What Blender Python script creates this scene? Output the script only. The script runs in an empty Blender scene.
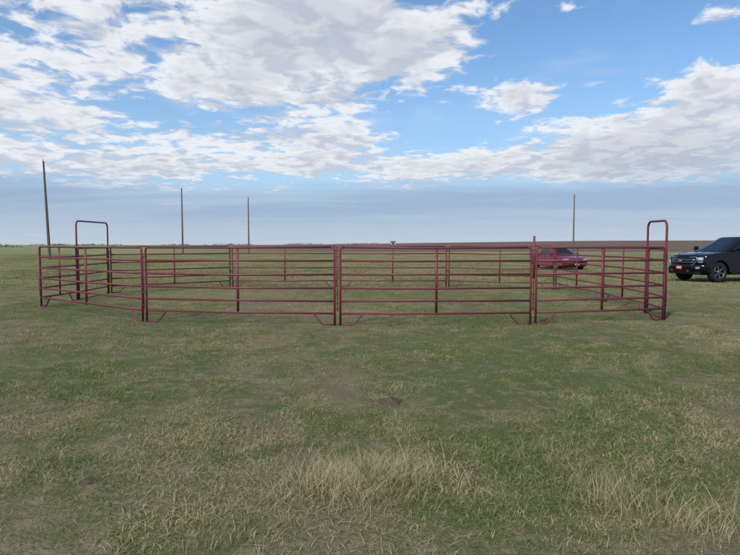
import bpy, math, random
import numpy as np
from mathutils import Vector, Matrix, noise
random.seed(7); rng=np.random.default_rng(7)
scene=bpy.context.scene
scene.view_settings.view_transform='Standard'; scene.view_settings.look='None'; scene.view_settings.exposure=0
COL=scene.collection
CAMH=1.55; F=556.0; HV=245.0

# ---------------------------------------------------------------- helpers
def link(o,parent=None):
    COL.objects.link(o)
    if parent: o.parent=parent
    return o
def mesh_obj(name,verts,faces,mat=None,parent=None,smooth=False):
    me=bpy.data.meshes.new(name); me.from_pydata([tuple(v) for v in verts],[],faces); me.update()
    if smooth:
        for p in me.polygons: p.use_smooth=True
    o=bpy.data.objects.new(name,me)
    if mat: me.materials.append(mat)
    return link(o,parent)
def bevel(o,w,seg=3,ang=30):
    m=o.modifiers.new('Bevel','BEVEL'); m.width=w; m.segments=seg; m.limit_method='ANGLE'; m.angle_limit=math.radians(ang)
    for p in o.data.polygons: p.use_smooth=True
    n=o.modifiers.new('WN','WEIGHTED_NORMAL'); n.keep_sharp=True
    return o
class N:
    """tiny node-graph helper"""
    def __init__(s,tree): s.t=tree; s.n=tree.nodes; s.l=tree.links
    def new(s,typ,**kw):
        n=s.n.new(typ)
        for k,v in kw.items(): setattr(n,k,v)
        return n
    def put(s,sock,v):
        if isinstance(v,bpy.types.NodeSocket): s.l.new(v,sock)
        else: sock.default_value=v
    def math(s,op,a,b=None,c=None,clamp=False):
        n=s.new('ShaderNodeMath',operation=op); n.use_clamp=clamp
        s.put(n.inputs[0],a)
        if b is not None: s.put(n.inputs[1],b)
        if c is not None: s.put(n.inputs[2],c)
        return n.outputs[0]
    def noise(s,vec,scale,detail=4,rough=.55,dist=0.,dim='3D'):
        n=s.new('ShaderNodeTexNoise'); n.noise_dimensions=dim
        s.put(n.inputs['Vector'],vec); n.inputs['Scale'].default_value=scale; n.inputs['Detail'].default_value=detail
        n.inputs['Roughness'].default_value=rough; n.inputs['Distortion'].default_value=dist
        return n.outputs[0]
    def smooth(s,v,a,b,c=0.,d=1.):
        n=s.new('ShaderNodeMapRange',interpolation_type='SMOOTHSTEP'); s.put(n.inputs[0],v)
        for i,x in enumerate((a,b,c,d)): s.put(n.inputs[1+i],x)
        return n.outputs[0]
    def mix(s,f,a,b,mode='MIX'):
        n=s.new('ShaderNodeMix',data_type='RGBA',blend_type=mode); s.put(n.inputs[0],f)
        for i,x in ((6,a),(7,b)):
            if isinstance(x,(tuple,list)): x=tuple(x)+(1,) if len(x)==3 else x
            s.put(n.inputs[i],x)
        return n.outputs[2]
    def vmul(s,v,t):
        n=s.new('ShaderNodeVectorMath',operation='MULTIPLY'); s.put(n.inputs[0],v); n.inputs[1].default_value=t; return n.outputs[0]
def new_mat(name):
    m=bpy.data.materials.new(name); m.use_nodes=True; g=N(m.node_tree)
    b=[x for x in g.n if x.type=='BSDF_PRINCIPLED'][0]
    return m,g,b
def simple(name,col,rough=.5,metal=0.,spec=.5,coat=0.,var=.15,scale=6.,bump=0.):
    m,g,b=new_mat(name)
    tc=g.new('ShaderNodeTexCoord').outputs['Object']
    n=g.noise(tc,scale,3)
    c2=tuple(min(1,c*(1+var*2)) for c in col); c1=tuple(c*(1-var) for c in col)
    g.l.new(g.mix(n,c1,c2),b.inputs['Base Color'])
    g.l.new(g.smooth(n,.2,.8,max(0,rough-.06),min(1,rough+.1)),b.inputs['Roughness'])
    b.inputs['Metallic'].default_value=metal; b.inputs['Specular IOR Level'].default_value=spec
    b.inputs['Coat Weight'].default_value=coat; b.inputs['Coat Roughness'].default_value=.04
    if bump:
        bp=g.new('ShaderNodeBump'); bp.inputs['Strength'].default_value=bump; bp.inputs['Distance'].default_value=.01
        g.l.new(g.noise(tc,scale*8,4),bp.inputs['Height']); g.l.new(bp.outputs[0],b.inputs['Normal'])
    return m

# ---------------------------------------------------------------- camera
cam=bpy.data.cameras.new('camera'); camo=link(bpy.data.objects.new('camera',cam))
cam.sensor_width=36; cam.lens=F/740*36; cam.clip_start=.05; cam.clip_end=20000
camo.location=(0,0,CAMH); PITCH=math.atan((277.5-HV)/F)
camo.rotation_euler=(math.radians(90)-PITCH,0,0)
scene.camera=camo

# ---------------------------------------------------------------- sun + sky
SUN_EL=math.radians(46); SUN_AZ=math.radians(215)   # from +Y clockwise
sd=Vector((math.sin(SUN_AZ)*math.cos(SUN_EL),math.cos(SUN_AZ)*math.cos(SUN_EL),math.sin(SUN_EL)))
sun=bpy.data.lights.new('sun','SUN'); sun.energy=3.1; sun.angle=math.radians(5); sun.color=(1,.95,.87)
so=link(bpy.data.objects.new('sun',sun)); so.rotation_euler=(-sd).to_track_quat('-Z','Y').to_euler(); so.location=(0,0,30)

world=bpy.data.worlds.new('World'); scene.world=world; world.use_nodes=True
g=N(world.node_tree); bg=[x for x in g.n if x.type=='BACKGROUND'][0]; bg.inputs[1].default_value=.1
sky=g.new('ShaderNodeTexSky',sky_type='NISHITA'); sky.sun_disc=False; sky.sun_elevation=SUN_EL; sky.sun_rotation=SUN_AZ
sky.air_density=1.0; sky.dust_density=1.0; sky.ozone_density=2.0
tc=g.new('ShaderNodeTexCoord').outputs['Generated']
sp=g.new('ShaderNodeSeparateXYZ'); g.l.new(tc,sp.inputs[0]); dx,dy,dz=sp.outputs
az=g.math('ARCTAN2',dx,dy)
hor=g.math('MAXIMUM',g.math('SQRT',g.math('ADD',g.math('MULTIPLY',dx,dx),g.math('MULTIPLY',dy,dy))),.02)
te=g.math('DIVIDE',dz,hor)           # tan(elevation)
at=g.new('ShaderNodeCombineXYZ'); g.l.new(az,at.inputs[0]); g.l.new(te,at.inputs[1]); at=at.outputs[0]
def uv(u,v):
    a=(u-370)/F; b=(277.5-v)/F
    y=math.cos(PITCH)+b*math.sin(PITCH); z=-math.sin(PITCH)+b*math.cos(PITCH)
    return math.atan2(a,y), z/math.hypot(a,y)
BL=[(310,30,165,64,.38),(430,55,55,34,.18),(215,85,60,25,.13),(45,35,120,75,.25),(60,118,120,20,.13),(270,136,130,14,.21),
    (650,135,110,32,.36),(705,85,50,26,.28),(522,95,42,18,.34),(420,165,340,15,.25),(80,170,150,16,.22),(572,8,20,8,.24),
    (708,18,36,11,.24),(330,100,40,10,.2),(640,168,140,16,.24),
    (575,48,80,30,-.27),(445,120,50,18,-.22),(152,62,14,45,-.13),(180,110,70,8,-.14)]
bias=None
for (u,v,ru,rv,w) in BL:
    a0,t0=uv(u,v); ra=ru/F*math.cos(a0)**2; rt=rv/F*math.cos(a0)
    m=g.new('ShaderNodeVectorMath',operation='MULTIPLY_ADD'); g.l.new(at,m.inputs[0]); m.inputs[1].default_value=(1/ra,1/rt,0); m.inputs[2].default_value=(-a0/ra,-t0/rt,0)
    dt=g.new('ShaderNodeVectorMath',operation='DOT_PRODUCT'); g.l.new(m.outputs[0],dt.inputs[0]); g.l.new(m.outputs[0],dt.inputs[1])
    e=g.math('POWER',math.exp(-1),dt.outputs['Value'])
    bias=g.math('MULTIPLY',e,w) if bias is None else g.math('MULTIPLY_ADD',e,w,bias)
def plane(dzoff,k=.09):
    den=g.math('ADD',g.math('MAXIMUM',g.math('ADD',dz,dzoff),0.),k)
    c=g.new('ShaderNodeCombineXYZ'); g.l.new(g.math('DIVIDE',dx,den),c.inputs[0]); g.l.new(g.math('DIVIDE',dy,den),c.inputs[1])
    return c.outputs[0]
p0=plane(0.); p1=plane(.03)
big=g.noise(p0,1.3,4,.55,.2,'2D'); med=g.noise(p0,6.5,5,.62,.3,'2D')
big1=g.noise(p1,1.3,3,.55,.2,'2D'); med1=g.noise(p1,6.5,2,.62,.3,'2D')
dd=lambda a,b_: g.math('ADD',g.math('MULTIPLY',a,.62),g.math('MULTIPLY',b_,.62))
d0=g.math('ADD',dd(big,med),bias); d1=g.math('ADD',dd(big1,med1),bias)
cov=g.smooth(d0,.685,.85)
thick=g.smooth(d0,.80,1.10)
lit=g.smooth(g.math('SUBTRACT',d0,d1),-.13,.10)
ccol=g.mix(thick,(8.9,9.1,9.4),(6.5,6.8,7.4))
ccol=g.mix(g.math('MULTIPLY',g.math('SUBTRACT',1.,lit),.7),ccol,(4.3,4.9,6.0))
skyc=g.mix(1.,sky.outputs[0],(1.08,1.48,1.72),'MULTIPLY')
skyc=g.mix(g.smooth(te,.40,.0,0.,.55),skyc,(4.6,6.1,8.0))
# thin veil of high haze
skyc=g.mix(g.smooth(big,.42,.75,.04,.34),skyc,(7.4,8.0,8.8))
col=g.mix(g.math('MULTIPLY',cov,.96),skyc,ccol)
# low stratus bank
bandn=g.noise(g.vmul(p0,(.2,.8,1)),1.1,4,.55,0.,'2D')
edge=g.math('ADD',te,g.math('MULTIPLY',g.math('SUBTRACT',bandn,.5),.07))
bank=g.smooth(edge,.135,.075)
bcol=g.mix(g.smooth(te,.0,.07),(5.2,6.0,7.0),(3.2,4.3,6.1))
bcol=g.mix(g.smooth(bandn,.45,.70,0.,.5),bcol,(4.8,5.7,7.0))
col=g.mix(g.math('MULTIPLY',bank,.86),col,bcol)
g.l.new(col,bg.inputs[0])

# ---------------------------------------------------------------- terrain
def sstep(a,b,x):
    t=np.clip((x-a)/(b-a),0,1); return t*t*(3-2*t)
def gz(x,y):
    x=np.asarray(x,float); y=np.asarray(y,float)
    r=np.hypot(x,y)
    z=.02*np.sin(x*1.3+.6*np.sin(y*.9))*np.sin(y*1.1+.5*np.sin(x*.8))
    z=z+.25*np.sin(x*.02+1)*np.sin(y*.023)*sstep(40,150,r)*.6
    az=np.arctan2(x,y)
    ridge=sstep(-.35,.45,az)*np.where(y>0,1,0)
    z=z+ridge*(5.2*sstep(140,620,r))+1.2*sstep(300,900,r)
    return z
R=np.concatenate([[0.01],np.geomspace(.6,6000,230)]); S=360
th=np.linspace(0,2*np.pi,S,endpoint=False)
X=(R[:,None]*np.sin(th)).ravel(); Y=(R[:,None]*np.cos(th)).ravel(); Z=gz(X,Y)
fc=[]
for i in range(len(R)-1):
    for j in range(S):
        k=(j+1)%S; fc.append((i*S+j,i*S+k,(i+1)*S+k,(i+1)*S+j))

def field_color(g,pos):
    """shared world-space pattern of the pasture: where it is dry, where green"""
    flat=g.vmul(pos,(1,1,0))
    nA=g.noise(flat,.20,3,.6,0.,'2D'); nB=g.noise(flat,1.5,4,.7,.3,'2D')
    dry=g.smooth(g.math('ADD',g.math('MULTIPLY',nA,.42),g.math('MULTIPLY',nB,.58)),.39,.60)
    return flat,nA,nB,dry
gm,g,b=new_mat('pasture_ground')
pos=g.new('ShaderNodeNewGeometry').outputs['Position']
flat,nA,nB,dry=field_color(g,pos)
nC=g.noise(flat,.03,3,.5,0.,'2D')
base=g.mix(dry,(.165,.185,.065),(.300,.250,.135))
fine=g.noise(flat,34,4,.75,0.,'2D'); fine2=g.noise(flat,6,5,.75,0.,'2D')
base=g.mix(g.smooth(fine,.36,.64,.6,0.),base,(.11,.095,.045))
base=g.mix(g.smooth(fine2,.52,.66,0.,.75),base,(.33,.27,.165))
base=g.mix(g.smooth(fine2,.46,.36,0.,.4),base,(.12,.14,.045))
worn=g.noise(flat,.75,4,.65,0.,'2D')
base=g.mix(g.smooth(worn,.60,.70,0.,.75),base,(.21,.155,.105))
vl=g.new('ShaderNodeVectorMath',operation='LENGTH'); g.l.new(flat,vl.inputs[0]); dist=vl.outputs['Value']
farc=g.mix(g.smooth(nA,.35,.65),(.190,.205,.082),(.275,.255,.125))
farc=g.mix(g.smooth(nC,.4,.62,0.,.5),farc,(.185,.195,.088))
base=g.mix(g.smooth(dist,22.,60.),base,farc)
# ploughed field on the rise
s2=g.new('ShaderNodeSeparateXYZ'); g.l.new(pos,s2.inputs[0])
azg=g.math('ARCTAN2',s2.outputs[0],s2.outputs[1])
edge=g.math('ADD',s2.outputs[1],g.math('MULTIPLY',g.noise(flat,.02,3),30.))
pl=g.math('MULTIPLY',g.smooth(edge,132.,142.),g.smooth(azg,-.42,-.05))
plc=g.mix(g.noise(g.vmul(flat,(.006,.06,0)),1.,4,.6),(.115,.075,.055),(.19,.130,.092))
base=g.mix(pl,base,plc)
g.l.new(base,b.inputs['Base Color']); b.inputs['Roughness'].default_value=.95; b.inputs['Specular IOR Level'].default_value=.1
bp=g.new('ShaderNodeBump'); bp.inputs['Strength'].default_value=1.; bp.inputs['Distance'].default_value=.05
g.l.new(g.noise(flat,20,5,.75,0.,'2D'),bp.inputs['Height']); g.l.new(bp.outputs[0],b.inputs['Normal'])
mesh_obj('ground',np.stack([X,Y,Z],1),fc,gm,smooth=True)

# ---------------------------------------------------------------- grass
def grass_mat(name,green,green2,straw,drybias=0.):
    m=bpy.data.materials.new(name); m.use_nodes=True; g=N(m.node_tree); g.n.clear()
    out=g.new('ShaderNodeOutputMaterial')
    pos=g.new('ShaderNodeNewGeometry').outputs['Position']
    flat,nA,nB,dry=field_color(g,pos)
    at=g.new('ShaderNodeAttribute',attribute_name='bl'); sc=g.new('ShaderNodeSeparateColor'); g.l.new(at.outputs['Color'],sc.inputs[0])
    rnd,h,r2=sc.outputs
    gr=g.mix(r2,green,green2)
    f=g.math('ADD',g.math('MULTIPLY',dry,.62),g.math('MULTIPLY',g.math('SUBTRACT',rnd,.5),.9))
    f=g.smooth(g.math('ADD',f,.09+drybias),.15,.65)
    c=g.mix(f,gr,straw)
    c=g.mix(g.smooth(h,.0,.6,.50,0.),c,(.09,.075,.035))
    df=g.new('ShaderNodeBsdfDiffuse'); tr=g.new('ShaderNodeBsdfTranslucent'); mx=g.new('ShaderNodeMixShader'); mx.inputs[0].default_value=.25
    g.l.new(c,df.inputs[0]); g.l.new(c,tr.inputs[0]); g.l.new(df.outputs[0],mx.inputs[1]); g.l.new(tr.outputs[0],mx.inputs[2]); g.l.new(mx.outputs[0],out.inputs[0])
    return m
gmat=grass_mat('grass_blades',(.140,.195,.052),(.205,.235,.082),(.46,.385,.21))
tmat=grass_mat('tall_grass_blades',(.19,.225,.08),(.28,.27,.11),(.54,.45,.25),.18)

def blades(name,n,rx,ry,h0,h1,w0,w1,lean,mat,seg=3,gauss=False,cx=0.,cy=0.,ground=False,seed=0):
    r=np.random.default_rng(seed)
    if gauss: bx=r.normal(0,rx/1.8,n); by=r.normal(0,ry/1.8,n)
    else:
        a=r.uniform(0,2*np.pi,n); q=np.sqrt(r.uniform(0,1,n)); bx=rx*q*np.cos(a); by=ry*q*np.sin(a)
    H=r.uniform(h0,h1,n)*r.uniform(.55,1.,n); W=r.uniform(w0,w1,n)
    fa=r.uniform(0,2*np.pi,n); la=r.uniform(0,2*np.pi,n); L=H*lean*r.uniform(.2,1.,n)
    rc=r.uniform(0,1,n); rc2=r.uniform(0,1,n)
    V=[];C=[]
    per=2*seg+1
    z0=gz(bx+cx,by+cy) if ground else np.zeros(n)
    for s in range(seg+1):
        t=s/seg
        px=bx+np.cos(la)*L*t**1.8; py=by+np.sin(la)*L*t**1.8; pz=z0-.01+H*(t-.25*lean*t*t)
        w=W*(1-t**1.5)*.5*(1. if s else .8)
        if s<seg:
            V.append(np.stack([px-np.cos(fa)*w,py-np.sin(fa)*w,pz],1)); V.append(np.stack([px+np.cos(fa)*w,py+np.sin(fa)*w,pz],1))
            C+= [np.full(n,t)]*2
        else: V.append(np.stack([px,py,pz],1)); C.append(np.full(n,1.))
    V=np.stack(V,1).reshape(-1,3); Hh=np.stack(C,1).reshape(-1)
    V[:,0]+=cx; V[:,1]+=cy
    F_=[]
    for i in range(n):
        o=i*per
        for s in range(seg-1): F_.append((o+2*s,o+2*s+1,o+2*s+3,o+2*s+2))
        F_.append((o+2*seg-2,o+2*seg-1,o+2*seg))
    me=bpy.data.meshes.new(name); me.from_pydata(V.tolist(),[],F_)
    ca=me.color_attributes.new('bl','FLOAT_COLOR','POINT')
    cc=np.ones((len(V),4)); cc[:,0]=np.repeat(rc,per); cc[:,1]=Hh; cc[:,2]=np.repeat(rc2,per)
    ca.data.foreach_set('color',cc.ravel()); me.materials.append(mat); me.update()
    return bpy.data.objects.new(name,me)
proto=bpy.data.collections.new('grass_tufts')
NP=10
for i in range(NP):
    o=blades('tuft_%02d'%i,160,.19,.19,.020,.064,.003,.0065,[.9,1.4,1.9][i%3],gmat,2,seed=20+i)
    proto.objects.link(o)
proto2=bpy.data.collections.new('grass_far_tufts')
for i in range(6):
    o=blades('ftuft_%02d'%i,120,.45,.45,.03,.08,.011,.019,1.3,gmat,2,seed=60+i); proto2.objects.link(o)

def scatter(name,coll,P,sc,idx,rot):
    me=bpy.data.meshes.new(name); me.from_pydata(P.tolist(),[],[])
    for nm,tp,arr in (('sc','FLOAT',sc),('rz','FLOAT',rot)):
        a=me.attributes.new(nm,tp,'POINT'); a.data.foreach_set('value',arr.astype(np.float32))
    a=me.attributes.new('ix','INT','POINT'); a.data.foreach_set('value',idx.astype(np.int32))
    o=link(bpy.data.objects.new(name,me))
    ng=bpy.data.node_groups.new(name+'_gn','GeometryNodeTree')
    ng.interface.new_socket('Geometry',in_out='INPUT',socket_type='NodeSocketGeometry'); ng.interface.new_socket('Geometry',in_out='OUTPUT',socket_type='NodeSocketGeometry')
    gi=ng.nodes.new('NodeGroupInput'); go=ng.nodes.new('NodeGroupOutput')
    ci=ng.nodes.new('GeometryNodeCollectionInfo'); ci.inputs['Collection'].default_value=coll; ci.inputs['Separate Children'].default_value=True; ci.inputs['Reset Children'].default_value=True
    ip=ng.nodes.new('GeometryNodeInstanceOnPoints'); ip.inputs['Pick Instance'].default_value=True
    def na(nm,t):
        n=ng.nodes.new('GeometryNodeInputNamedAttribute'); n.data_type=t; n.inputs[0].default_value=nm; return n.outputs[0]
    cr=ng.nodes.new('ShaderNodeCombineXYZ'); ng.links.new(na('rz','FLOAT'),cr.inputs[2])
    ng.links.new(gi.outputs[0],ip.inputs['Points']); ng.links.new(ci.outputs[0],ip.inputs['Instance'])
    ng.links.new(na('ix','INT'),ip.inputs['Instance Index']); ng.links.new(cr.outputs[0],ip.inputs['Rotation']); ng.links.new(na('sc','FLOAT'),ip.inputs['Scale'])
    ng.links.new(ip.outputs[0],go.inputs[0])
    m=o.modifiers.new('scatter','NODES'); m.node_group=ng
    return o
def ring(r0,r1,dens,half=.80,pad=1.5):
    A=int(dens*(r1-r0)*(2*(half*r1+pad)))
    y=rng.uniform(r0,r1,A); x=rng.uniform(-1,1,A)*(half*r1+pad)
    k=np.abs(x)<half*y+pad
    return x[k],y[k]
xs=[];ys=[]
for r0,r1,dn in ((1.2,5,44),(5,9,34),(9,15,24),(15,24,15)):
    x,y=ring(r0,r1,dn); xs.append(x); ys.append(y)
x=np.concatenate(xs); y=np.concatenate(ys)
nz=np.array([.7*noise.noise(Vector((a*.6,b*.6,3)))+.9*noise.noise(Vector((a*2.3,b*2.3,9))) for a,b in zip(x,y)])
keep=rng.uniform(0,1,len(x))<np.clip(.78+nz*1.5,.20,1)
x,y,nz=x[keep],y[keep],nz[keep]
s=np.clip(.92+nz*1.15,.5,2.1)*rng.uniform(.75,1.3,len(x))*np.where(y<6,1.1,1.0)
scatter('grass',proto,np.stack([x,y,gz(x,y)],1),s,rng.integers(0,NP,len(x)),rng.uniform(0,6.28,len(x)))
xs=[];ys=[]
for r0,r1,dn in ((20,35,4),(35,60,2.0),(60,95,.8)):
    x,y=ring(r0,r1,dn); xs.append(x); ys.append(y)
x=np.concatenate(xs); y=np.concatenate(ys)
scatter('pasture_grass',proto2,np.stack([x,y,gz(x,y)],1),rng.uniform(.8,1.4,len(x))*(1+y/150),rng.integers(0,6,len(x)),rng.uniform(0,6.28,len(x)))

# taller dry clumps
def tall(cx,cy,rx,ry,n,h0,h1,seed,lean=.8):
    o=blades('tall_grass',n,rx,ry,h0,h1,.0022,.0048,lean,tmat,5,gauss=True,cx=cx,cy=cy,ground=True,seed=seed); link(o)
tall(-.14,3.45,.44,.26,1700,.10,.28,1,1.1)
tall(.10,3.65,.34,.20,800,.10,.27,2,1.)
tall(-.02,3.5,.6,.3,60,.25,.40,12,.8)
tall(1.52,3.3,.30,.35,420,.10,.38,3,.7)
tall(1.95,3.0,.40,.30,550,.08,.28,4,.9)
tall(1.35,4.1,.35,.25,220,.06,.24,5,.8)
tall(-.75,2.9,.35,.25,250,.06,.17,6,.9)
for i in range(38):
    yy=random.uniform(3.0,16); xx=random.uniform(-.7,.7)*yy
    tall(xx,yy,random.uniform(.1,.4),random.uniform(.08,.25),random.randint(60,220),.04,random.uniform(.08,.15),30+i)

# dried cow pats with grass around
dmat=simple('dried_dung',(.10,.072,.05),.95,spec=.1,var=.4,scale=20,bump=1.)
def mound(name,cx,cy,rx,ry,h,seed):
    vs=[];fs=[];nr=9;ns=26
    vs.append((cx,cy,float(gz(cx,cy))+h))
    for i in range(1,nr+1):
        t=i/nr
        for j in range(ns):
            a=j/ns*2*math.pi
            q=1+.5*noise.noise(Vector((math.cos(a)*1.8,math.sin(a)*1.8,seed)))
            px=cx+rx*t*q*math.cos(a); py=cy+ry*t*q*math.sin(a)
            nn=noise.noise(Vector((px*22,py*22,seed)))+.5*noise.noise(Vector((px*60,py*60,seed)))
            pz=float(gz(px,py))+h*(1-t*t)*(1+.7*nn)-(.02 if i==nr else 0)
            vs.append((px,py,pz))
    for j in range(ns): fs.append((0,1+j,1+(j+1)%ns))
    for i in range(nr-1):
        for j in range(ns):
            a=1+i*ns+j;b_=1+i*ns+(j+1)%ns; fs.append((a,a+ns,b_+ns,b_))
    mesh_obj(name,vs,fs,dmat,smooth=True)
mound('dung_pile',.2,5.4,.13,.10,.045,1.)
tall(.2,5.50,.16,.08,160,.05,.12,90)
mound('dung_pile',-1.84,3.55,.05,.045,.03,2.)

# ---------------------------------------------------------------- corral
fm,g,b=new_mat('red_painted_steel')
tcn=g.new('ShaderNodeNewGeometry').outputs['Position']
n=g.noise(tcn,3.,5,.65); n2=g.noise(tcn,25.,4,.6)
c=g.mix(n,(.145,.022,.030),(.215,.045,.054)); c=g.mix(g.smooth(n2,.56,.72,0.,.65),c,(.13,.065,.05))
g.l.new(c,b.inputs['Base Color']); b.inputs['Roughness'].default_value=.5; b.inputs['Specular IOR Level'].default_value=.35
steel=simple('dark_steel',(.03,.03,.032),.5,.6)

class Tubes:
    def __init__(s): s.v=[];s.f=[]
    def tube(s,pts,r,n=10,rx=None):
        pts=[Vector(p) for p in pts]; base=len(s.v)
        T=[]
        for i in range(len(pts)):
            a=(pts[i]-pts[i-1]).normalized() if i>0 else None; c=(pts[i+1]-pts[i]).normalized() if i<len(pts)-1 else None
            T.append(((a or c)+(c or a)).normalized())
        up=Vector((0,0,1)) if abs(T[0].z)<.9 else Vector((0,1,0))
        u=T[0].cross(up).normalized()
        for i,p in enumerate(pts):
            u=(u-T[i]*u.dot(T[i])).normalized(); w=T[i].cross(u)
            for j in range(n):
                a=2*math.pi*j/n
                s.v.append(p+u*math.cos(a)*r+w*math.sin(a)*(rx or r))
        for i in range(len(pts)-1):
            for j in range(n):
                k=(j+1)%n; s.f.append((base+i*n+j,base+i*n+k,base+(i+1)*n+k,base+(i+1)*n+j))
        s.f.append(tuple(base+j for j in reversed(range(n)))); s.f.append(tuple(base+(len(pts)-1)*n+j for j in range(n)))
def build_panel(name,A,B,gate=None,bow=2.22,H=1.52,mid=True,ext=0.):
    """A,B ground positions; gate=(s0,s1) metres from A where a bow gate stands"""
    A=Vector((A[0],A[1],0)); B=Vector((B[0],B[1],0)); d=(B-A); L=d.length; d.normalize()
    nrm=Vector((-d.y,d.x,0))
    gap=.055; T=Tubes(); sag=[random.uniform(-.012,.012) for _ in range(6)]
    def P(s,z,o=0.): 
        q=A+d*s+nrm*o; return Vector((q.x,q.y,z+float(gz(q.x,q.y))*(1 if z<.05 else .6)))
    rails=[.235,.47,.72,.98,1.24,1.50]
    def bay(s0,s1,foot0=True,foot1=True,midp=True,h=H):
        T.tube([P(s0,.0),P(s0,h*.5),P(s0,h-.07),P(s0+.02,h-.025),P(s0+.07,h-.02)],.022,10)
        T.tube([P(s1,.0),P(s1,h*.5),P(s1,h-.07),P(s1-.02,h-.025),P(s1-.07,h-.02)],.022,10)
        for i,z in enumerate(rails):
            if i==5: T.tube([P(s0+.06,h-.02),P((s0+s1)/2,h-.02+sag[5]),P(s1-.06,h-.02)],.022,10,.022)
            else: T.tube([P(s0,z),P((s0+s1)/2,z+sag[i]),P(s1,z)],.0165,8,.021)
        if midp and s1-s0>1.6:
            m=(s0+s1)/2; T.tube([P(m,.21),P(m,h-.02)],.026,8,.013)
        if s1-s0>1.2:
            for s,f,sg in ((s0,foot0,1),(s1,foot1,-1)):
                if f: T.tube([P(s+sg*.42,.235),P(s+sg*.40,.20),P(s+sg*.26,.035),P(s+sg*.2,.015),P(s,.015)],.016,8)
    if not gate: bay(gap,L-gap,midp=mid)
    else:
        s0,s1=gate
        if s0-gap>.3: bay(gap,s0-.05)
        if L-gap-s1>.3: bay(s1+.05,L-gap)
        r=.14; pts=[P(s0,0),P(s0,1.),P(s0,bow-r)]
        for k in range(1,7):
            a=k/6*math.pi/2; pts.append(P(s0+r-r*math.cos(a),bow-r+r*math.sin(a)))
        for k in range(0,7):
            a=k/6*math.pi/2; pts.append(P(s1-r+r*math.sin(a),bow-r+r*math.cos(a)))
        pts+=[P(s1,1.),P(s1,0)]
        T.tube(pts,.024,10)
        T.tube([P(s0,.02),P(s1,.02)],.015,8)
        bay(s0+.07,s1-.07,False,False,False,1.48)
        for z in (.4,1.2): T.tube([P(s0,z),P(s0+.08,z)],.016,6); T.tube([P(s1-.1,z+.05),P(s1+.05,z+.05)],.01,6)
    for z in (.33,.60,1.32):
        T.tube([P(gap,z),P(.0,z)],.013,6); T.tube([P(L-gap,z),P(L,z)],.013,6)
    T.tube([P(0,.28),P(0,1.38)],.009,6)
    if ext: T.tube([P(.0,.9),P(.0,H+ext)],.021,10)
    o=mesh_obj(name,T.v,T.f,fm)
    for p in o.data.polygons:
        if len(p.vertices)==4: p.use_smooth=True
    return o
J=[(-8.25,13.85),(-4.57,11.2),(-.62,10.55),(3.17,10.75),(6.15,11.5),(6.42,15.3),(6.35,19.0),(2.85,20.4),(-1.17,20.5),(-5.1,20.4),(-8.33,17.75)]
build_panel('corral_panel',J[0],J[1])
build_panel('corral_panel',J[1],J[2])
build_panel('corral_panel',J[2],J[3])
build_panel('corral_panel',J[3],J[4],ext=.2)
build_panel('corral_gate',J[4],J[5],gate=(.06,.98),bow=2.06)
build_panel('corral_panel',J[5],J[6])
build_panel('corral_panel',J[6],J[7])
build_panel('corral_panel',J[7],J[8])
build_panel('corral_panel',J[8],J[9])
build_panel('corral_panel',J[9],J[10])
build_panel('corral_gate',J[10],J[0],gate=(.06,2.02),bow=2.24)

# ---------------------------------------------------------------- poles
wood=simple('weathered_pole_wood',(.12,.09,.07),.9,var=.25,scale=3,bump=.5)
def pole(u,top,H=10.5,lean=0.):
    d=(H-CAMH)*F/(HV-top); x=(u-370)/F*d; z0=float(gz(x,d))
    T=Tubes()
    n=10;v=[];f=[]
    for i,t in enumerate((0,.25,.5,.75,1)):
        r=.16-.07*t
        for j in range(n):
            a=2*math.pi*j/n; v.append((x+lean*t+r*math.cos(a),d+r*math.sin(a),z0-.3+(H+.3-z0)*t))
    for i in range(4):
        for j in range(n):
            k=(j+1)%n; f.append((i*n+j,i*n+k,(i+1)*n+k,(i+1)*n+j))
    f.append(tuple(range(4*n,5*n)))
    T.v=[Vector(p) for p in v]; T.f=f
    T.tube([(x+lean,d-.05,H-.2),(x+lean,d-.05,H+.2)],.03,8)
    mesh_obj('utility_pole',T.v,T.f,wood,smooth=False)
pole(50,162,lean=-.35); pole(183,189); pole(249,198); pole(573,195)

# ---------------------------------------------------------------- vehicles
def boxv(x0,x1,y0,y1,z0,z1):
    return [(x0,y0,z0),(x1,y0,z0),(x1,y1,z0),(x0,y1,z0),(x0,y0,z1),(x1,y0,z1),(x1,y1,z1),(x0,y1,z1)],[(0,3,2,1),(4,5,6,7),(0,1,5,4),(1,2,6,5),(2,3,7,6),(3,0,4,7)]
def box(name,x0,x1,y0,y1,z0,z1,mat,par,bv=.01):
    v,f=boxv(x0,x1,y0,y1,z0,z1); o=mesh_obj(name,v,f,mat,par)
    if bv: bevel(o,bv,2)
    return o
def lathe(name,prof,cx,cy,cz,mat,par,n=36,side=1):
    v=[];f=[];m=len(prof)
    for j in range(n):
        a=2*math.pi*j/n
        for r,y in prof: v.append((cx+r*math.cos(a),cy+side*y,cz+r*math.sin(a)))
    for j in range(n):
        k=(j+1)%n
        for i in range(m-1): f.append((j*m+i,k*m+i,k*m+i+1,j*m+i+1))
    return mesh_obj(name,v,f,mat,par,smooth=True)
tyre=simple('tyre_rubber',(.018,.018,.019),.85,spec=.2,var=.3,scale=10)
glass=simple('car_glass',(.006,.008,.009),.03,spec=.7,var=.1)
chrome=simple('chrome_trim',(.55,.55,.56),.15,1.)
blackp=simple('black_plastic',(.012,.012,.013),.5,spec=.25,var=.2)
lampm=simple('headlight_lens',(.45,.47,.5),.08,.3,.9,1.)
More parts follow.
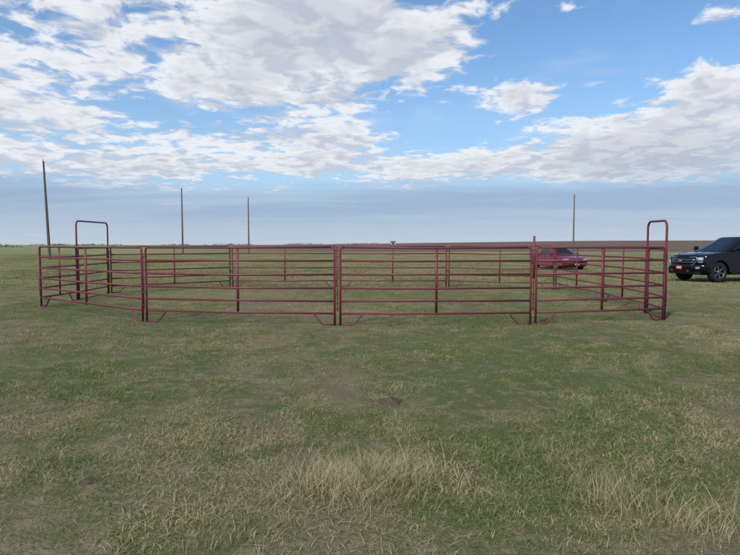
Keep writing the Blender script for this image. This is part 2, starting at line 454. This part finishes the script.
def wheel(cx,cy,R,side,par,rimmat,w=.26,nsp=6,i=0):
    lathe('tyre_%d'%i,[(R*.60,-w/2),(R*.90,-w/2),(R*.97,-w/2+.03),(R,-w/2+.07),(R,w/2-.07),(R*.97,w/2-.03),(R*.90,w/2),(R*.66,w/2-.01),(R*.64,w/2-.03)],cx,cy,R,tyre,par,40,side)
    lathe('rim_%d'%i,[(R*.66,w/2-.015),(R*.62,w/2-.02),(R*.60,w/2-.09),(R*.52,-w/2+.03),(.0,-w/2+.03)],cx,cy,R,blackp,par,36,side)
    v=[];f=[]
    for k in range(nsp):
        a=2*math.pi*k/nsp+.3
        ca,sa=math.cos(a),math.sin(a)
        bx,bf=boxv(.03,R*.63,-.032,.032,w/2-.075,w/2-.03); o=len(v)
        for (p,q,r) in bx:
            wq=q*(1.35 if p>.1 else .8)
            v.append((cx+p*ca-wq*sa,cy+side*r,R+p*sa+wq*ca))
        f+=[tuple(o+t for t in ff) for ff in bf]
    mesh_obj('spokes_%d'%i,v,f,rimmat,par)
    lathe('hub_%d'%i,[(R*.66,w/2-.018),(R*.66,w/2-.005),(R*.61,w/2-.005),(R*.61,w/2-.03)],cx,cy,R,rimmat,par,36,side)
    lathe('cap_%d'%i,[(.075,w/2-.07),(.07,w/2-.02),(.0,w/2-.015)],cx,cy,R,rimmat,par,20,side)

def arc(cx,cz,r,a0,a1,n=12):
    return [(cx+r*math.cos(math.radians(a0+(a1-a0)*i/n)),cz+r*math.sin(math.radians(a0+(a1-a0)*i/n))) for i in range(n+1)]
def recalc(o):
    import bmesh
    bm=bmesh.new(); bm.from_mesh(o.data); bmesh.ops.recalc_face_normals(bm,faces=bm.faces); bm.to_mesh(o.data); bm.free()
def body(name,prof,W,mat,par,front,rear,fb=.16,rb=.08,tum=.06,ztum=.8,bv=.035,crown=0.):
    fr=[-1,-.93,-.6,0,.6,.93,1]; v=[];f=[];m=len(prof)
    for q in fr:
        for (x,z) in prof:
            yw=W*q
            yw*=1-tum*max(0,z-ztum)/.5 - .02*max(0,.6-z)
            xx=x
            kf=max(0,(x-(front-1.0))/1.0); kr=max(0,((rear+.7)-x)/.7)
            xx-=fb*abs(q)**3*kf; xx+=rb*abs(q)**3*kr
            yw*=1-.05*kf*kf-.03*kr
            v.append((xx,yw,z-(crown*abs(q)**4 if z>1.1 else 0)))
    for s in range(len(fr)-1):
        for i in range(m):
            k=(i+1)%m; f.append((s*m+i,s*m+k,(s+1)*m+k,(s+1)*m+i))
    f.append(tuple(range(m-1,-1,-1))); f.append(tuple((len(fr)-1)*m+i for i in range(m)))
    o=mesh_obj(name,v,f,mat,par); recalc(o)
    bevel(o,bv,3,28); return o
def lerp(a,b,t): return tuple(a[i]+(b[i]-a[i])*t for i in range(3))
def greenhouse(par,mat,base,top,zb,zt,wb,wt,pillars):
    bf,br=base; tf,tr=top
    v=[];f=[]
    rings=[(bf,br,wb,zb,.10),(tf+.06,tr-.05,wt,zt-.07,.14),(tf-.06,tr+.07,wt-.07,zt-.015,.12),(tf-.35,tr+.3,wt-.3,zt,.1)]
    def ringpts(xf,xr,w,z,b_):
        return [(xf,-w*.55,z),(xf-b_,-w*.93,z),(xf-b_*1.9,-w,z),(xr+b_,-w,z),(xr,-w*.9,z),(xr,w*.9,z),(xr+b_,w,z),(xf-b_*1.9,w,z),(xf-b_,w*.93,z),(xf,w*.55,z)]
    m=10
    for r_ in rings: v+=ringpts(*r_)
    for s in range(len(rings)-1):
        for i in range(m):
            k=(i+1)%m; f.append((s*m+i,s*m+k,(s+1)*m+k,(s+1)*m+i))
    f.append(tuple((len(rings)-1)*m+i for i in range(m)))
    o=mesh_obj('cab',v,f,mat,par); recalc(o)
    bevel(o,.02,2,15)
    R0=ringpts(*rings[0]); R1=ringpts(*rings[1])
    cen=Vector(((bf+br)/2,0,(zb+zt)/2))
    def quad(name,a,b_,c,d,off=.008):
        a,b_,c,d=map(Vector,(a,b_,c,d)); nn=(b_-a).cross(d-a).normalized()
        if nn.dot((a+c)/2-cen)<0: nn=-nn
        nn*=off
        vs=[a+nn,b_+nn,c+nn,d+nn,a-nn*.5,b_-nn*.5,c-nn*.5,d-nn*.5]
        o=mesh_obj(name,vs,[(0,1,2,3),(7,6,5,4),(0,4,5,1),(1,5,6,2),(2,6,7,3),(3,7,4,0)],glass,par); recalc(o)
    for (i,k,nm) in ((9,0,'windshield'),(0,1,'windshield_corner_r'),(8,9,'windshield_corner_l')):
        a,b_=R0[i],R0[k]; c,d=R1[k],R1[i]
        t0,t1=(.0,1.) if nm=='windshield' else ((0,.75) if nm.endswith('r') else (.25,1))
        a2,b2=lerp(a,b_,t0),lerp(a,b_,t1); d2,c2=lerp(d,c,t0),lerp(d,c,t1)
        quad(nm,lerp(a2,d2,.05),lerp(b2,c2,.05),lerp(b2,c2,.93),lerp(a2,d2,.93))
    for sgn,(i,k) in ((-1,(2,3)),(1,(7,6))):
        a,b_=R0[i],R0[k]; c,d=R1[k],R1[i]
        for q,(t0,t1,u0,u1) in enumerate(pillars):
            pa=lerp(lerp(a,b_,t0),lerp(d,c,t0),.06); pb=lerp(lerp(a,b_,t1),lerp(d,c,t1),.06)
            pc=lerp(lerp(a,b_,u1),lerp(d,c,u1),.90); pd=lerp(lerp(a,b_,u0),lerp(d,c,u0),.90)
            quad('side_window_%d'%q,pa,pb,pc,pd)
    a,b_=R0[5],R0[4]; d,c=R1[5],R1[4]
    quad('rear_window',lerp(lerp(a,b_,.06),lerp(d,c,.06),.15),lerp(lerp(a,b_,.94),lerp(d,c,.94),.15),lerp(lerp(a,b_,.94),lerp(d,c,.94),.88),lerp(lerp(a,b_,.06),lerp(d,c,.06),.88))

def pickup(loc,heading):
    par=link(bpy.data.objects.new('pickup_truck',None))
    paint=simple('black_car_paint',(.004,.0045,.006),.12,0.,.28,.15,var=.05)
    W=1.0; R=.42; fx,rx=1.90,-1.82
    prof=[(2.80,.42),(2.87,.52),(2.90,.80),(2.88,1.02),(2.82,1.12),(2.62,1.18),(2.2,1.235),(1.45,1.29),(-1.32,1.30),(-2.86,1.34),(-2.92,1.29),(-2.93,.62),(-2.88,.50)]
    prof+= [(rx-.49,.48)]+arc(rx,.42,.49,172,8)+[(rx+.49,.44),(fx-.49,.42)]+arc(fx,.42,.49,172,8)+[(fx+.49,.42)]
    body('body',prof,W,paint,par,2.90,-2.93,.34,.05,.07,.95,.045,.035)
    greenhouse(par,paint,(1.58,-1.34),(.42,-1.14),1.25,1.90,.90,.71,[(.0,.46,.20,.46),(.51,.92,.51,.88)])
    for sg in (-1,1):
        T=Tubes(); T.tube([(1.5,sg*.52,1.275),(2.2,sg*.47,1.222),(2.60,sg*.44,1.168)],.035,8,.018); mesh_obj('hood_ridge',T.v,T.f,paint,par,smooth=True)
    def front_x(y,z): return 2.90-.34*abs(y/W)**3-.02
    outl=[(-.70,1.04),(-.74,.95),(-.62,.74),(-.5,.70),(.5,.70),(.62,.74),(.74,.95),(.70,1.04)]
    v=[]
    for dxx in (-.06,.035):
        for (y,z) in outl: v.append((front_x(y,z)+dxx,y,z))
    n=8
    f=[tuple(range(n,2*n))]+[(i,(i+1)%n,n+(i+1)%n,n+i) for i in range(n)]
    o=mesh_obj('grille',v,f,blackp,par); recalc(o)
    T=Tubes(); T.tube([(front_x(y,z)+.04,y,z) for y,z in outl+outl[:1]],.018,8); mesh_obj('grille_surround',T.v,T.f,chrome,par,smooth=True)
    for i,z in enumerate((.93,.83)):
        T=Tubes(); T.tube([(front_x(y,z)+.045,y,z) for y in (-.70+(.93-z)*.6,-.5,-.3,0,.3,.5,.70-(.93-z)*.6)],.022,8,.014); mesh_obj('grille_bar_%d'%i,T.v,T.f,chrome,par,smooth=True)
    lathe('grille_badge',[(.0,.0),(.09,.0),(.085,.02),(0,.025)],0,0,0,chrome,par,24).matrix_local=Matrix.Translation((2.93,0,.88))@Matrix.Rotation(math.radians(-90),4,'Z')@Matrix.Scale(.5,4,(0,0,1))
    amber=simple('amber_lens',(.4,.12,.03),.2); hook=simple('red_tow_hook',(.45,.03,.03),.4); redl=simple('red_lens',(.4,.02,.02),.2)
    for sg in (-1,1):
        def slab(nm,ys,z0,z1,off,mat):
            v=[];f=[]
            for y in ys:
                xf=2.90-.34*abs(y)**3
                if abs(y)>.9: xf-= (abs(y)-.9)*3.2
                for (dx_,z) in ((-.08,z0),(off,z0),(off-.02,z1),(-.08,z1)): v.append((xf+dx_,sg*y*.955,z))
            m=len(ys)
            for i in range(m-1):
                for k in range(4): f.append((i*4+k,i*4+(k+1)%4,(i+1)*4+(k+1)%4,(i+1)*4+k))
            f+=[(0,1,2,3),(4*m-1,4*m-2,4*m-3,4*m-4)]
            o=mesh_obj(nm,v,f,mat,par); recalc(o); bevel(o,.008,2); return o
        slab('headlight_housing',[.74,.80,.86,.92,.97,1.02],.80,1.07,.018,blackp)
        slab('headlight',[.77,.83,.89,.93],.91,1.035,.03,lampm)
        slab('daytime_lamp',[.77,.83,.89,.95],.83,.86,.03,lampm)
        slab('marker_lamp',[.96,.985,1.0],.86,1.0,.025,amber)
        box('fog_lamp',2.72,2.86,sg*.78-.07,sg*.78+.07,.56,.64,lampm,par,.01)
        box('tow_hook',2.88,2.98,sg*.42-.025,sg*.42+.025,.44,.50,hook,par,.01)
    v=[];f=[];ys=[-.99,-.95,-.8,-.5,0,.5,.8,.95,.99]; xo=[2.45,2.68,2.83,2.95,2.98,2.95,2.83,2.68,2.45]
    for yv,xv in zip(ys,xo):
        for (dx_,z) in ((-.12,.49),(-.02,.49),(0,.55),(0,.66),(-.03,.71),(-.12,.71)): v.append((xv+dx_,yv,z))
    for i in range(8):
        for k in range(6): f.append((i*6+k,i*6+(k+1)%6,(i+1)*6+(k+1)%6,(i+1)*6+k))
    f+= [(0,1,2,3,4,5),(53,52,51,50,49,48)]
    o=mesh_obj('front_bumper',v,f,paint,par); recalc(o); bevel(o,.01,2)
    box('air_dam',2.56,2.80,-.80,.80,.32,.50,blackp,par,.03)
    box('license_plate',2.983,2.993,-.155,.155,.53,.68,simple('red_plate',(.5,.05,.05),.4),par,.003)
    box('license_plate_text',2.994,2.997,-.11,.11,.585,.63,simple('plate_white',(.7,.7,.7),.4),par,0)
    i=0
    rimm=simple('alloy_rim',(.16,.16,.165),.35,.8)
    for xx in (fx,rx):
        for sg in (-1,1): wheel(xx,sg*.84,R,sg,par,rimm,.27,6,i); i+=1
    for sg in (-1,1):
        for xx in (fx,rx):
            T=Tubes(); T.tube([(a,sg*.975,z) for a,z in arc(xx,.42,.505,175,5,18)],.022,8,.025); mesh_obj('wheel_flare',T.v,T.f,paint,par,smooth=True)
        box('running_board',-1.2,1.3,min(sg*.9,sg*1.04),max(sg*.9,sg*1.04),.36,.41,blackp,par,.02)
        for pts in ([(1.28,.46),(1.30,.8),(1.20,1.25)],[(.14,.46),(.14,1.25)],[(-1.0,.75),(-.96,1.26)],[(-1.40,.50),(-1.40,1.27)]):
            T=Tubes(); T.tube([(x,sg*(1.0-(.07*max(0,z-.95)/.5)-.02*max(0,.6-z)+.0005),z) for x,z in pts],.006,6); mesh_obj('door_gap',T.v,T.f,blackp,par)
        for x0 in (.22,-.90): box('door_handle',x0,x0+.2,min(sg*.975,sg*1.01),max(sg*.975,sg*1.01),1.08,1.115,paint,par,.012)
        box('mirror',1.0,1.14,min(sg*1.0,sg*1.20),max(sg*1.0,sg*1.20),1.30,1.50,paint,par,.05)
        box('mirror_arm',1.04,1.12,min(sg*.86,sg*1.02),max(sg*.86,sg*1.02),1.31,1.36,blackp,par,.01)
        box('tail_lamp',-2.95,-2.80,min(sg*.84,sg*.955),max(sg*.84,sg*.955),.95,1.27,redl,par,.02)
    box('underbody',-2.5,2.5,-.7,.7,.30,.52,blackp,par,.02)
    par.location=(loc[0],loc[1],float(gz(*loc))-.01); par.rotation_euler=(0,0,math.radians(heading)); return par
hd=math.radians(194); wl=Vector((1.86*math.cos(hd)-.97*math.sin(hd),1.86*math.sin(hd)+.97*math.cos(hd)))
pickup((14.38-wl.x,22.8-wl.y),194)

def sedan(loc,heading):
    par=link(bpy.data.objects.new('parked_car',None))
    paint=simple('red_car_paint',(.16,.014,.020),.28,0.,.4,.3,var=.05)
    R=.33; fx,rx=1.42,-1.38
    prof=[(2.28,.26),(2.36,.40),(2.34,.62),(2.22,.74),(1.9,.83),(1.05,.95),(-1.5,.99),(-2.15,1.02),(-2.30,.96),(-2.34,.60),(-2.28,.32)]
    prof+=[(rx-.40,.27)]+arc(rx,.32,.39,172,8)+[(rx+.40,.23),(fx-.40,.23)]+arc(fx,.32,.39,172,8)+[(fx+.40,.24)]
    body('body',prof,.90,paint,par,2.36,-2.34,.26,.14,.09,.65)
    greenhouse(par,paint,(1.12,-1.75),(.38,-.95),.93,1.44,.80,.60,[(.02,.42,.22,.42),(.46,.84,.46,.72)])
    box('grille',2.2,2.35,-.45,.45,.42,.60,blackp,par,.02)
    box('license_plate',2.36,2.372,-.15,.15,.34,.44,simple('plate_white2',(.7,.7,.7),.4),par,.003)
    for sg in (-1,1):
        box('headlight',1.95,2.24,sg*.50 if sg>0 else -.80,.80 if sg>0 else -.50,.58,.72,lampm,par,.04)
        box('mirror',.72,.88,min(sg*.84,sg*1.0),max(sg*.84,sg*1.0),.95,1.07,paint,par,.04)
        box('tail_lamp',-2.34,-2.16,min(sg*.5,sg*.8),max(sg*.5,sg*.8),.78,.93,simple('red_lens2',(.4,.02,.02),.2),par,.02)
        for pts in ([(1.0,.3),(1.0,.92)],[(-.15,.3),(-.15,.96)],[(-1.05,.65),(-1.15,.98)]):
            T=Tubes(); T.tube([(x,sg*.9*(1-.09*max(0,z-.65)/.5-.02*max(0,.6-z)),z) for x,z in pts],.006,6); mesh_obj('door_gap',T.v,T.f,blackp,par)
        for x0 in (-.1,-1.0): box('door_handle',x0,x0+.16,min(sg*.865,sg*.895),max(sg*.865,sg*.895),.83,.86,paint,par,.01)
    i=0; rimm=simple('alloy_rim2',(.2,.2,.21),.3,.8)
    for xx in (fx,rx):
        for sg in (-1,1): wheel(xx,sg*.77,R,sg,par,rimm,.21,7,i); i+=1
    box('underbody',-2.1,2.1,-.65,.65,.18,.4,blackp,par,.02)
    par.location=(loc[0],loc[1],float(gz(*loc))-.01); par.rotation_euler=(0,0,math.radians(heading))
sedan((12.3,36.5),281)

# ---------------------------------------------------------------- distance
fol=simple('distant_foliage',(.07,.08,.055),.95,var=.5,scale=.3)
v=[];f=[]
def clump(cx,cy,w,h):
    z0=float(gz(cx,cy))
    for k in range(34):
        a=random.uniform(0,6.28); q=random.uniform(0,1)**.5
        px=cx+w*q*math.cos(a); py=cy+w*.6*q*math.sin(a); pz=z0+h*random.uniform(.05,1)*(1-.55*q)
        s_=random.uniform(.15,.38)*h; o=len(v)
        for _ in range(5): v.append((px+random.uniform(-1,1)*s_,py+random.uniform(-1,1)*s_,pz+random.uniform(-1,1)*s_*.7))
        f.extend([(o,o+1,o+2),(o+2,o+3,o+4),(o,o+2,o+4),(o+1,o+3,o+4)])
for i in range(170):
    a=random.uniform(-.85,.05)
    if noise.noise(Vector((a*14,2,0)))<-.05 : continue
    D=random.uniform(800,1150); h=random.uniform(1.2,3.0)
    clump(D*math.sin(a),D*math.cos(a),random.uniform(4,14),h)
for (u,D,h) in ((4,330,2.0),(16,340,1.5)):
    clump((u-370)/F*D,D,4.,h)
mesh_obj('distant_tree_line',v,f,fol)
shed=link(bpy.data.objects.new('farm_shed',None)); sm=simple('shed_metal',(.35,.35,.34),.5); sr=simple('shed_roof',(.12,.10,.10),.5)
box('walls',-2.,2.,-1.5,1.5,-.4,2.,sm,shed,0)
mesh_obj('roof',[(-2.2,-1.8,1.95),(2.2,-1.8,1.95),(2.2,0,2.9),(-2.2,0,2.9),(-2.2,1.8,1.95),(2.2,1.8,1.95)],[(0,1,2,3),(3,2,5,4),(0,3,4),(1,5,2)],sr,shed)
box('door',-.6,.6,-1.53,-1.505,0,1.8,blackp,shed,0)
D=460.; shed.location=((393-370)/F*D,D,float(gz((393-370)/F*D,D)))
